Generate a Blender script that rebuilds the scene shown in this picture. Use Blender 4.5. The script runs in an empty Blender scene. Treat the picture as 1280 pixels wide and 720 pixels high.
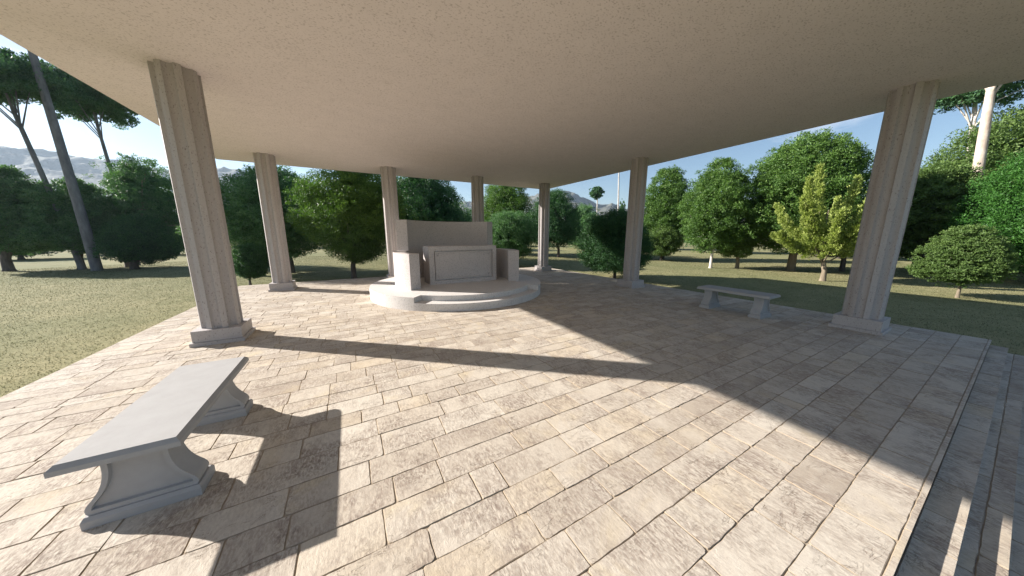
import bpy, bmesh, math, random
import numpy as np
from mathutils import Vector

scene = bpy.context.scene
COL = scene.collection
RAD = math.radians

# ------------------------------------------------------------------ helpers
def link_mesh(name, verts, faces, mat=None, parent=None, smooth=False, attrs=None):
    me = bpy.data.meshes.new(name)
    v = np.asarray(verts, dtype=np.float32)
    if isinstance(faces, np.ndarray):
        n, k = faces.shape
        me.vertices.add(len(v)); me.vertices.foreach_set('co', v.ravel())
        me.loops.add(n * k); me.loops.foreach_set('vertex_index', faces.astype(np.int32).ravel())
        me.polygons.add(n)
        me.polygons.foreach_set('loop_start', np.arange(0, n * k, k, dtype=np.int32))
        me.polygons.foreach_set('loop_total', np.full(n, k, dtype=np.int32))
        me.update(calc_edges=True)
    else:
        me.from_pydata([tuple(map(float, p)) for p in v], [], faces)
        me.update()
    if smooth:
        me.polygons.foreach_set('use_smooth', np.ones(len(me.polygons), dtype=bool))
    if attrs:
        for an, arr in attrs.items():
            a = me.attributes.new(an, 'FLOAT', 'FACE')
            a.data.foreach_set('value', np.asarray(arr, dtype=np.float32))
    if mat: me.materials.append(mat)
    o = bpy.data.objects.new(name, me)
    COL.objects.link(o)
    if parent: o.parent = parent
    return o

def tag(o, label=None, cat=None, group=None, kind=None):
    if label: o['label'] = label
    if cat: o['category'] = cat
    if group: o['group'] = group
    if kind: o['kind'] = kind
    return o

def empty(name, loc, rz=0.0):
    o = bpy.data.objects.new(name, None)
    o.empty_display_size = 0.2
    o.location = loc; o.rotation_euler = (0, 0, rz)
    COL.objects.link(o)
    return o

def bm_obj(name, bm, mat, parent=None, smooth=False, bevel=0.0, seg=2):
    if bevel > 0:
        es = [e for e in bm.edges if len(e.link_faces) == 2 and e.calc_face_angle(0) > 0.6]
        bmesh.ops.bevel(bm, geom=es, offset=bevel, segments=seg, affect='EDGES', profile=0.5, clamp_overlap=True)
    bmesh.ops.recalc_face_normals(bm, faces=bm.faces)
    me = bpy.data.meshes.new(name)
    bm.to_mesh(me); bm.free()
    if smooth:
        me.polygons.foreach_set('use_smooth', np.ones(len(me.polygons), dtype=bool))
        try: me.set_sharp_from_angle(angle=RAD(32))
        except Exception: pass
    me.materials.append(mat)
    o = bpy.data.objects.new(name, me); COL.objects.link(o)
    if parent: o.parent = parent
    return o

def bm_box(bm, x0, x1, y0, y1, z0, z1):
    vs = [bm.verts.new(p) for p in [(x0,y0,z0),(x1,y0,z0),(x1,y1,z0),(x0,y1,z0),(x0,y0,z1),(x1,y0,z1),(x1,y1,z1),(x0,y1,z1)]]
    for f in [(0,3,2,1),(4,5,6,7),(0,1,5,4),(1,2,6,5),(2,3,7,6),(3,0,4,7)]:
        bm.faces.new([vs[i] for i in f])

def bm_prism(bm, outline, z0, z1):
    a = [bm.verts.new((x, y, z0)) for x, y in outline]
    b = [bm.verts.new((x, y, z1)) for x, y in outline]
    bm.faces.new(a[::-1]); bm.faces.new(b)
    n = len(a)
    for i in range(n):
        bm.faces.new([a[i], a[(i+1) % n], b[(i+1) % n], b[i]])

# ------------------------------------------------------------------ materials
def new_mat(name):
    m = bpy.data.materials.new(name); m.use_nodes = True
    nt = m.node_tree; nt.nodes.clear()
    out = nt.nodes.new('ShaderNodeOutputMaterial')
    return m, nt, out
def N(nt, t, **kw):
    n = nt.nodes.new(t)
    for k, v in kw.items():
        if k in n.inputs: n.inputs[k].default_value = v
        else: setattr(n, k, v)
    return n
def ramp(nt, fac, stops):
    r = nt.nodes.new('ShaderNodeValToRGB')
    el = r.color_ramp.elements
    while len(el) > 1: el.remove(el[-1])
    el[0].position, el[0].color = stops[0][0], (*stops[0][1], 1)
    for p, c in stops[1:]:
        e = el.new(p); e.color = (*c, 1)
    nt.links.new(fac, r.inputs['Fac'])
    return r
def mixc(nt, fac, a, b, mode='MIX'):
    m = nt.nodes.new('ShaderNodeMix'); m.data_type = 'RGBA'; m.blend_type = mode
    for s, v in ((0, fac), (6, a), (7, b)):
        if isinstance(v, (int, float)): m.inputs[s].default_value = v
        elif isinstance(v, tuple): m.inputs[s].default_value = (*v, 1)
        else: nt.links.new(v, m.inputs[s])
    return m.outputs[2]
def coords(nt, scale=(1,1,1), rot=(0,0,0), kind='Object'):
    tc = nt.nodes.new('ShaderNodeTexCoord'); mp = nt.nodes.new('ShaderNodeMapping')
    mp.inputs['Scale'].default_value = scale; mp.inputs['Rotation'].default_value = rot
    nt.links.new(tc.outputs[kind], mp.inputs['Vector'])
    return mp.outputs[0]
def noise(nt, vec, scale, detail=4, rough=0.5, dist=0.0):
    n = N(nt, 'ShaderNodeTexNoise', Scale=scale, Detail=detail, Roughness=rough, Distortion=dist)
    nt.links.new(vec, n.inputs['Vector'])
    return n.outputs['Fac']
def bump(nt, h, strength, dist, prev=None):
    b = N(nt, 'ShaderNodeBump', Strength=strength, Distance=dist)
    nt.links.new(h, b.inputs['Height'])
    if prev is not None: nt.links.new(prev, b.inputs['Normal'])
    return b.outputs[0]

def granite(name, base, dark, light, speck_scale=55, stretch=(1,1,1), speck=0.6, rough=0.7, bmp=0.25, d_thr=0.36):
    m, nt, out = new_mat(name)
    v = coords(nt, stretch)
    big = noise(nt, v, 3.0, 3)
    c0 = mixc(nt, big, tuple(b*0.93 for b in base), tuple(min(1, b*1.06) for b in base))
    n1 = noise(nt, v, speck_scale, 2, 0.6)
    r1 = ramp(nt, n1, [(0.0, (1,1,1)), (d_thr-0.04, (1,1,1)), (d_thr+0.02, (0,0,0))])
    c1 = mixc(nt, 0.0, c0, dark); mx = c1.node
    mul = N(nt, 'ShaderNodeMath', operation='MULTIPLY'); mul.inputs[1].default_value = speck
    nt.links.new(r1.outputs[0], mul.inputs[0]); nt.links.new(mul.outputs[0], mx.inputs[0])
    n2 = noise(nt, v, speck_scale*1.7, 2, 0.6)
    r2 = ramp(nt, n2, [(0.6, (0,0,0)), (0.68, (1,1,1))])
    c2 = mixc(nt, 0.0, c1, light); mx2 = c2.node
    mul2 = N(nt, 'ShaderNodeMath', operation='MULTIPLY'); mul2.inputs[1].default_value = speck*0.6
    nt.links.new(r2.outputs[0], mul2.inputs[0]); nt.links.new(mul2.outputs[0], mx2.inputs[0])
    p = N(nt, 'ShaderNodeBsdfPrincipled', Roughness=rough)
    nt.links.new(c2, p.inputs['Base Color'])
    nt.links.new(bump(nt, n1, bmp, 0.004), p.inputs['Normal'])
    nt.links.new(p.outputs[0], out.inputs[0])
    return m

M_CEIL = granite('ceiling_plaster', (0.80,0.715,0.695), (0.33,0.26,0.23), (0.86,0.78,0.74), 40, (1,1.4,1), 0.5, 0.85, 0.4, 0.40)
M_COL  = granite('column_granite', (0.42,0.385,0.37), (0.16,0.135,0.12), (0.62,0.58,0.54), 62, (1,1,0.45), 0.65, 0.62, 0.15, 0.37)
M_DAIS = granite('dais_granite', (0.60,0.57,0.54), (0.30,0.28,0.26), (0.76,0.74,0.72), 42, (1,1,1), 0.5, 0.65, 0.2, 0.42)
M_ALTAR= granite('altar_granite', (0.51,0.465,0.445), (0.24,0.21,0.20), (0.68,0.65,0.62), 40, (1,1,1), 0.55, 0.65, 0.2, 0.42)

def mat_bench():
    m, nt, out = new_mat('bench_cast_stone')
    v = coords(nt)
    c = mixc(nt, noise(nt, v, 9, 7, 0.7), (0.325,0.318,0.31), (0.42,0.417,0.415))
    p = N(nt, 'ShaderNodeBsdfPrincipled', Roughness=0.8); p.inputs['Specular IOR Level'].default_value = 0.12
    nt.links.new(c, p.inputs['Base Color'])
    nt.links.new(bump(nt, noise(nt, v, 160, 3), 0.12, 0.002), p.inputs['Normal'])
    nt.links.new(p.outputs[0], out.inputs[0]); return m
M_BENCH = mat_bench()

def mat_paver():
    m, nt, out = new_mat('limestone_paving')
    at = N(nt, 'ShaderNodeAttribute', attribute_name='tone')
    at2 = N(nt, 'ShaderNodeAttribute', attribute_name='hue')
    tc = nt.nodes.new('ShaderNodeTexCoord')
    off = N(nt, 'ShaderNodeVectorMath', operation='SCALE'); off.inputs['Scale'].default_value = 37.0
    cmb = nt.nodes.new('ShaderNodeCombineXYZ')
    nt.links.new(at.outputs['Fac'], cmb.inputs[0]); nt.links.new(at2.outputs['Fac'], cmb.inputs[1]); nt.links.new(at.outputs['Fac'], cmb.inputs[2])
    nt.links.new(cmb.outputs[0], off.inputs[0])
    add = N(nt, 'ShaderNodeVectorMath', operation='ADD')
    nt.links.new(tc.outputs['Object'], add.inputs[0]); nt.links.new(off.outputs[0], add.inputs[1])
    def mp(scale, rz):
        q = nt.nodes.new('ShaderNodeMapping'); q.inputs['Scale'].default_value = scale; q.inputs['Rotation'].default_value = (0,0,rz)
        nt.links.new(add.outputs[0], q.inputs['Vector']); return q.outputs[0]
    v = mp((1,1,1), 0)
    vs = mp((2.6,1,1), RAD(12)); vr = mp((1,2.2,1), RAD(-25))
    def rmp(f, stops): return ramp(nt, f, [(p_, (q_,)*3) for p_, q_ in stops]).outputs[0]
    def mul(a, b):
        q = N(nt, 'ShaderNodeMath', operation='MULTIPLY'); nt.links.new(a, q.inputs[0])
        if isinstance(b, float): q.inputs[1].default_value = b
        else: nt.links.new(b, q.inputs[1])
        return q.outputs[0]
    def over(c, mask, col):
        o = mixc(nt, 0.0, c, col); nt.links.new(mask, o.node.inputs[0]); return o
    tone = at.outputs['Fac']
    c = ramp(nt, tone, [(0.0,(0.43,0.37,0.30)),(0.3,(0.51,0.447,0.365)),(0.65,(0.565,0.503,0.418)),(1.0,(0.60,0.545,0.46))]).outputs[0]
    c = over(c, rmp(at2.outputs['Fac'], [(0.80,0.0),(1.0,0.55)]), (0.60,0.50,0.36))
    c = over(c, rmp(noise(nt, v, 3.5, 5, 0.6, 0.4), [(0.48,0.0),(0.72,0.6)]), (0.62,0.565,0.48))
    c = over(c, rmp(noise(nt, v, 2.3, 4, 0.6, 0.8), [(0.56,0.0),(0.76,0.55)]), (0.56,0.45,0.27))
    # grey-brown weathering: fine streaky grain, only inside worn patches
    patch = rmp(noise(nt, v, 2.6, 5, 0.6, 0.5), [(0.38,1.0),(0.60,0.22)])
    grain = noise(nt, vs, 26, 7, 0.72, 0.5)
    c = over(c, mul(rmp(grain, [(0.40,0.95),(0.60,0.0)]), patch), (0.24,0.19,0.155))
    c = over(c, mul(rmp(noise(nt, vs, 7, 6, 0.65, 0.4), [(0.36,0.55),(0.52,0.0)]), patch), (0.33,0.27,0.22))
    # hair cracks
    def cracks(vec, sc_, wdt):
        n_ = noise(nt, vec, sc_, 6, 0.6, 0.9)
        sb = N(nt, 'ShaderNodeMath', operation='SUBTRACT'); nt.links.new(n_, sb.inputs[0]); sb.inputs[1].default_value = 0.5
        ab = N(nt, 'ShaderNodeMath', operation='ABSOLUTE'); nt.links.new(sb.outputs[0], ab.inputs[0])
        return rmp(ab.outputs[0], [(0.0,1.0),(wdt,0.0)])
    msk = rmp(noise(nt, v, 5.0, 3, 0.5), [(0.50,0.0),(0.60,1.0)])
    ck = mul(cracks(vr, 7.0, 0.012), msk)
    c = over(c, mul(ck, 0.75), (0.20,0.15,0.11))
    spk = noise(nt, v, 95, 3, 0.6)
    c = over(c, rmp(spk, [(0.30,0.55),(0.38,0.0)]), (0.30,0.24,0.19))
    aj = N(nt, 'ShaderNodeAttribute', attribute_name='joint')
    c = over(c, mul(aj.outputs['Fac'], 0.85), (0.36,0.29,0.21))
    p = N(nt, 'ShaderNodeBsdfPrincipled', Roughness=0.78)
    p.inputs['Specular IOR Level'].default_value = 0.12
    nt.links.new(c, p.inputs['Base Color'])
    b = bump(nt, noise(nt, v, 6, 4, 0.55), 0.35, 0.010)
    b = bump(nt, grain, 0.42, 0.008, b)
    inv = N(nt, 'ShaderNodeMath', operation='SUBTRACT'); inv.inputs[0].default_value = 1.0; nt.links.new(ck, inv.inputs[1])
    b = bump(nt, inv.outputs[0], 0.5, 0.004, b)
    b = bump(nt, spk, 0.3, 0.002, b)
    nt.links.new(b, p.inputs['Normal'])
    nt.links.new(p.outputs[0], out.inputs[0]); return m
M_PAVE = mat_paver()

def mat_simple(name, c1, c2, scale, rough=0.85, bs=0.4, bd=0.01, kind='Object', stretch=(1,1,1)):
    m, nt, out = new_mat(name)
    v = coords(nt, stretch, kind=kind)
    n = noise(nt, v, scale, 6, 0.6)
    c = mixc(nt, n, c1, c2); 
    r = ramp(nt, n, [(0.3,(0,0,0)),(0.7,(1,1,1))]); nt.links.new(r.outputs[0], c.node.inputs[0])
    p = N(nt, 'ShaderNodeBsdfPrincipled', Roughness=rough)
    nt.links.new(c, p.inputs['Base Color'])
    nt.links.new(bump(nt, n, bs, bd), p.inputs['Normal'])
    nt.links.new(p.outputs[0], out.inputs[0]); return m
M_MORTAR = mat_simple('joint_mortar', (0.27,0.215,0.155), (0.44,0.365,0.275), 25)
M_BARK_D = mat_simple('dark_bark', (0.05,0.042,0.036), (0.14,0.12,0.10), 9, 0.9, 0.9, 0.04, stretch=(1,1,0.3))
M_BARK_B = mat_simple('brown_bark', (0.14,0.11,0.075), (0.27,0.22,0.155), 9, 0.9, 0.9, 0.03, stretch=(1,1,0.35))
M_BARK_P = mat_simple('pale_bark', (0.42,0.37,0.32), (0.66,0.62,0.57), 6, 0.85, 0.5, 0.02, stretch=(1,1,0.4))
M_BARK_O = mat_simple('peeling_bark', (0.36,0.27,0.20), (0.62,0.55,0.47), 4, 0.85, 0.6, 0.03, stretch=(1,1,0.5))
M_BARK_G = mat_simple('grey_bark', (0.10,0.10,0.105), (0.24,0.235,0.235), 5, 0.9, 0.8, 0.03, stretch=(1,1,0.3))

def mat_leaf(name, ca, cb, cc, trans=0.3):
    m, nt, out = new_mat(name)
    at = N(nt, 'ShaderNodeAttribute', attribute_name='tone')
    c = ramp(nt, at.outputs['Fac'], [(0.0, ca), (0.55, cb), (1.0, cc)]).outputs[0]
    p = N(nt, 'ShaderNodeBsdfPrincipled', Roughness=0.55)
    p.inputs['Specular IOR Level'].default_value = 0.3
    nt.links.new(c, p.inputs['Base Color'])
    t = nt.nodes.new('ShaderNodeBsdfTranslucent')
    c2 = mixc(nt, 1.0, c, (1.0,1.15,0.6), 'MULTIPLY'); nt.links.new(c2, t.inputs['Color'])
    mx = N(nt, 'ShaderNodeMixShader', Fac=trans)
    nt.links.new(p.outputs[0], mx.inputs[1]); nt.links.new(t.outputs[0], mx.inputs[2])
    nt.links.new(mx.outputs[0], out.inputs[0]); return m
L_DARK  = mat_leaf('dark_evergreen_leaves', (0.026,0.073,0.035), (0.049,0.122,0.046), (0.094,0.204,0.062))
L_MID   = mat_leaf('green_leaves', (0.046,0.099,0.023), (0.092,0.180,0.036), (0.178,0.277,0.058))
L_COOL  = mat_leaf('cool_green_leaves', (0.044,0.111,0.045), (0.094,0.197,0.074), (0.186,0.311,0.128))
L_BRIGHT= mat_leaf('bright_green_leaves', (0.026,0.090,0.014), (0.050,0.150,0.024), (0.090,0.225,0.038))
L_YELLOW= mat_leaf('yellow_green_foliage', (0.144,0.195,0.044), (0.288,0.351,0.082), (0.489,0.546,0.165))
L_OLIVE = mat_leaf('olive_green_leaves', (0.057,0.101,0.026), (0.108,0.179,0.046), (0.179,0.259,0.073))
L_PINE  = mat_leaf('pine_needles', (0.044,0.100,0.050), (0.079,0.175,0.081), (0.148,0.275,0.112))

# ------------------------------------------------------------------ camera
cam = bpy.data.cameras.new('camera'); camo = bpy.data.objects.new('camera', cam)
COL.objects.link(camo); scene.camera = camo
CAM = Vector((1.8136, -10.6484, 1.5792))
camo.location = CAM
camo.rotation_euler = (RAD(90 - 10.41), 0, RAD(-29.22))
cam.sensor_width = 36; cam.lens = 36 * 360.08 / 1280
cam.clip_start = 0.05; cam.clip_end = 20000

# ------------------------------------------------------------------ light
SD = Vector((6.24, -5.2, -3.74)).normalized()      # way the sunlight travels
sun = bpy.data.lights.new('sun', 'SUN'); suno = bpy.data.objects.new('sun', sun); COL.objects.link(suno)
suno.rotation_euler = SD.to_track_quat('-Z', 'Y').to_euler()
suno.location = (-30, 25, 20)
sun.energy = 5.0; sun.angle = RAD(0.6); sun.color = (1.0, 0.94, 0.875)
w = bpy.data.worlds.new('World'); scene.world = w; w.use_nodes = True
nt = w.node_tree; nt.nodes.clear()
wo = nt.nodes.new('ShaderNodeOutputWorld'); bg = nt.nodes.new('ShaderNodeBackground')
sky = nt.nodes.new('ShaderNodeTexSky'); sky.sky_type = 'NISHITA'; sky.sun_disc = False
sky.sun_elevation = math.asin(-SD.z); sky.sun_rotation = math.atan2(-SD.x, -SD.y)
sky.air_density = 1.0; sky.dust_density = 0.4; sky.ozone_density = 1.9
tc = nt.nodes.new('ShaderNodeTexCoord')
mp = nt.nodes.new('ShaderNodeMapping'); mp.inputs['Scale'].default_value = (1, 1, 3.6)
nt.links.new(tc.outputs['Generated'], mp.inputs[0])
cn = noise(nt, mp.outputs[0], 2.6, 8, 0.6, 0.5)
cr = ramp(nt, cn, [(0.56, (0,0,0)), (0.78, (0.6,0.6,0.6))])
cl = mixc(nt, 0.0, sky.outputs[0], (9.5, 9.6, 10.0)); nt.links.new(cr.outputs[0], cl.node.inputs[0])
nt.links.new(cl, bg.inputs[0]); nt.links.new(bg.outputs[0], wo.inputs[0])
bg.inputs[1].default_value = 0.06
scene.view_settings.view_transform = 'Standard'; scene.view_settings.look = 'None'
scene.view_settings.exposure = 1.32; scene.view_settings.gamma = 1
scene.view_settings.use_curve_mapping = False

# ------------------------------------------------------------------ pavement
PX0, PX1, PYB, PYF = -1.33, 10.28, 1.40, -10.575

EDG = []
def pavers(x0, x1, ys, z, seed, lens=(0.24, 0.62), thick=0.007):
    """stones in rows of uneven height with broken joints; returns verts, faces, tone, hue"""
    rnd = random.Random(seed)
    V, F, T, H = [], [], [], []
    ymin, ymax = min(ys), max(ys)
    for r in range(len(ys) - 1):
        ya, yb = sorted((ys[r], ys[r+1]))
        rowt = rnd.choice([0.35, 0.5, 0.6, 0.7, 0.75])
        if yb - ya < 0.05: cuts_l = (0.5, 1.0)
        else: cuts_l = lens
        xs = [x0]
        while True:
            L = rnd.uniform(*cuts_l)
            if rnd.random() < 0.15: L *= 0.6
            if xs[-1] + L > x1 - 0.15: break
            xs.append(xs[-1] + L)
        xs.append(x1)
        for i in range(len(xs) - 1):
            xa, xb = xs[i], xs[i+1]
            g = rnd.uniform(0.0006, 0.0019)
            gl = 0 if i == 0 else rnd.uniform(0.0008,0.0036); gr = 0 if i == len(xs)-2 else rnd.uniform(0.0008,0.0036)
            gb = 0 if abs(ya-ymin) < 1e-6 else g; gt = 0 if abs(yb-ymax) < 1e-6 else g
            X0, X1, Y0, Y1 = xa+gl, xb-gr, ya+gb, yb-gt
            step = 0.035
            hmax = min(X1-X0, Y1-Y0) * 0.45
            cr = [min(hmax, max(0.001, rnd.gauss(0.006, 0.007))) if rnd.random() < 0.82 else min(hmax, rnd.uniform(0.012, 0.030)) for _ in range(4)]
            if i == 0: cr[0] = cr[3] = 0.0005
            if i == len(xs)-2: cr[1] = cr[2] = 0.0005
            if gb == 0: cr[0] = cr[1] = 0.0005
            if gt == 0: cr[2] = cr[3] = 0.0005
            pts = []
            C4 = [(X0,Y0),(X1,Y0),(X1,Y1),(X0,Y1)]
            sides = [(0,1,gb==0),(1,2,gr==0),(2,3,gt==0),(3,0,gl==0)]
            amp = rnd.uniform(0.0010, 0.0034)
            for a, b, outer in sides:
                (ax, ay), (bx, by) = C4[a], C4[b]
                L = math.hypot(bx-ax, by-ay); dx, dy = (bx-ax)/L, (by-ay)/L
                s0, s1 = cr[a], L - cr[b]
                n = max(1, int((s1-s0)/step))
                ph = rnd.uniform(0, 6.28); fr = rnd.uniform(10, 22)
                for k in range(n+1):
                    s = s0 + (s1-s0)*k/n
                    if outer: o = 0
                    else: o = amp*(0.45*math.sin(s*fr+ph) + 0.3*math.sin(s*fr*2.7+ph*2) + rnd.uniform(-0.8, 0.8))
                    pts.append((ax+dx*s - dy*o, ay+dy*s + dx*o, outer))
                # corner chamfer point
                if cr[b] > 0.004:
                    cx, cy = C4[b]; c = cr[b]*0.29
                    nx = -1 if cx > (X0+X1)/2 else 1; ny = -1 if cy > (Y0+Y1)/2 else 1
                    pts.append((cx + nx*c, cy + ny*c, False))
            cx, cy = (X0+X1)/2, (Y0+Y1)/2
            n = len(pts); b0 = len(V)
            tx, ty = rnd.gauss(0, 0.0022), rnd.gauss(0, 0.004); zh = z + rnd.uniform(-0.0015, 0.0015)
            ins = rnd.uniform(0.002, 0.004)
            for (x, y, o) in pts: V.append((x, y, z - thick))
            for (x, y, o) in pts: V.append((x, y, z - (0.0028 if not o else 0.0012)))
            for (x, y, o) in pts:
                ii = ins if not o else 0.0012
                dx_, dy_ = cx-x, cy-y
                hx = min(1, ii/max(1e-4, abs(dx_))) if abs(dx_) > (X1-X0)/2*0.9 else 0.0
                hy = min(1, ii/max(1e-4, abs(dy_))) if abs(dy_) > (Y1-Y0)/2*0.8 else 0.0
                nx_, ny_ = x + dx_*hx, y + dy_*hy
                V.append((nx_, ny_, zh + (nx_-cx)*tx + (ny_-cy)*ty))
            tone = min(1, max(0, rowt + rnd.gauss(0, 0.20))); hue = rnd.random()
            for k in range(n):
                k2 = (k+1) % n
                F.append((b0+k, b0+k2, b0+n+k2, b0+n+k)); F.append((b0+n+k, b0+n+k2, b0+2*n+k2, b0+2*n+k))
                e_ = 0.0 if (pts[k][2] and pts[k2][2]) else 1.0; EDG.extend((e_, e_))
            F.append(tuple(range(b0+2*n, b0+3*n)))
            EDG.append(0.0)
            T += [tone]*(2*n+1); H += [hue]*(2*n+1)
    return V, F, T, H

rr = random.Random(5)
ys = [PYF, -10.548, -10.32, -10.09, -9.85, -9.645, -9.455, -9.265, -9.03, -8.81, -8.58, -8.32]
while ys[-1] < PYB - 0.34: ys.append(ys[-1] + rr.choice([0.17, 0.19, 0.2, 0.22, 0.235, 0.25]))
ys.append(PYB)
V, F, T, H = pavers(PX0, PX1, ys, 0.0, 11)
pav = link_mesh('stone_pavement', V, F, M_PAVE, attrs={'tone': T, 'hue': H, 'joint': list(EDG)})
EDG.clear(); tag(pav, kind='structure')
bm = bmesh.new(); bm_box(bm, PX0+0.004, PX1-0.004, PYF+0.004, PYB-0.004, -0.5, -0.0055)
tag(bm_obj('pavement_base', bm, M_MORTAR), kind='structure')
# four shallow steps along the front
V, F, T, H = [], [], [], []
RIS, TRD = 0.08, 0.142
bm = bmesh.new()
for k in range(1, 4):
    yb_, yf_ = PYF - TRD*(k-1), PYF - TRD*k
    rows = [yf_, yf_ + TRD*(0.62 if k == 2 else 0.0 if k == 1 else 0.3), yb_ - 0.002]
    rows = sorted(set(rows))
    v_, f_, t_, h_ = pavers(PX0, PX1, rows, -RIS*k, 40+k, (0.3, 0.7))
    b = len(V); V += v_; F += [tuple(i+b for i in f) for f in f_]; T += t_; H += h_
    bm_box(bm, PX0+0.003, PX1-0.003, yf_+0.003, yb_+0.0015, -0.5, -RIS*k-0.0055)
st = link_mesh('stone_steps', V, F, M_PAVE, attrs={'tone': T, 'hue': H, 'joint': list(EDG)}); tag(st, kind='structure')
tag(bm_obj('steps_base', bm, M_PAVE), kind='structure')

# ------------------------------------------------------------------ roof slab
bm = bmesh.new(); bm_box(bm, -1.32, 10.34, -10.70, 1.29, 3.7428, 4.10)
roof = bm_obj('pavilion_roof', bm, M_CEIL, bevel=0.012)
tag(roof, 'broad flat speckled beige roof slab carried by the fluted columns', 'roof')

# ------------------------------------------------------------------ columns
def column_mesh_shaft(H0, H1, r=0.234):
    bm = bmesh.new()
    prof = []
    nfl = 8
    for i in range(nfl):
        a0 = RAD(22.5 + 45*i)
        hf = RAD(8.5)
        # flat fillet then a scooped flute
        for a in (-hf, -hf/2, 0, hf/2, hf): prof.append((a0+a, r))
        fa, fb = a0+hf, a0+RAD(45)-hf
        for k in range(1, 12):
            t = k/12; d = 0.044*math.sqrt(max(0, 1-(2*t-1)**2))
            prof.append((fa+(fb-fa)*t, r-0.009-d))
    levels = [(H0, 1.0), (H0+0.02, 1.0), (H1*0.5, 0.998), (H1-0.02, 1.0), (H1, 1.0)]
    rings = []
    for z, s in levels:
        rings.append([bm.verts.new((math.cos(a)*q*s, math.sin(a)*q*s, z)) for a, q in prof])
    n = len(prof)
    for j in range(len(rings)-1):
        for i in range(n):
            bm.faces.new([rings[j][i], rings[j][(i+1)%n], rings[j+1][(i+1)%n], rings[j+1][i]])
    bm.faces.new(rings[0][::-1]); bm.faces.new(rings[-1])
    return bm
colroot = empty('column', (0, 0, 0))
shaft = bm_obj('shaft', column_mesh_shaft(0.215, 3.745), M_COL, colroot, smooth=True)
bm = bmesh.new(); bm_box(bm, -0.272, 0.272, -0.272, 0.272, 0.052, 0.218)
pl = bm_obj('plinth', bm, M_COL, colroot, bevel=0.006)
bm = bmesh.new(); bm_box(bm, -0.30, 0.30, -0.30, 0.30, -0.01, 0.05)
bs = bm_obj('base_slab', bm, M_COL, colroot, bevel=0.005)
CP = [((0.0, -4.72), 'fluted granite column behind the near bench, nearest on the left'),
      ((0.0, 0.0), 'fluted granite column at the back left corner of the pavement'),
      ((3.14, 0.02), 'fluted granite column rising just behind the left end of the curved altar wall'),
      ((6.27, 0.02), 'fluted granite column whose lower part is hidden behind the high curved wall'),
      ((9.38, 0.0), 'fluted granite column standing clear to the right of the altar at the back corner'),
      ((9.38, -4.70), 'fluted granite column in front of the dark egg-shaped tree'),
      ((9.38, -9.41), 'large shaded fluted column beside the far bench near the steps'),
      ((0.0, -9.42), 'fluted granite column at the front left corner beside the steps')]
def copy_thing(root):
    r = root.copy(); COL.objects.link(r)
    for ch in list(root.children):
        c = ch.copy(); COL.objects.link(c); c.parent = r
        for g in list(ch.children):
            d = g.copy(); COL.objects.link(d); d.parent = c
    return r
for i, ((x, y), lab) in enumerate(CP):
    o = colroot if i == 0 else copy_thing(colroot)
    o.location = (x, y, 0)
    tag(o, lab, 'column', 'fluted columns carrying the roof')

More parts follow.
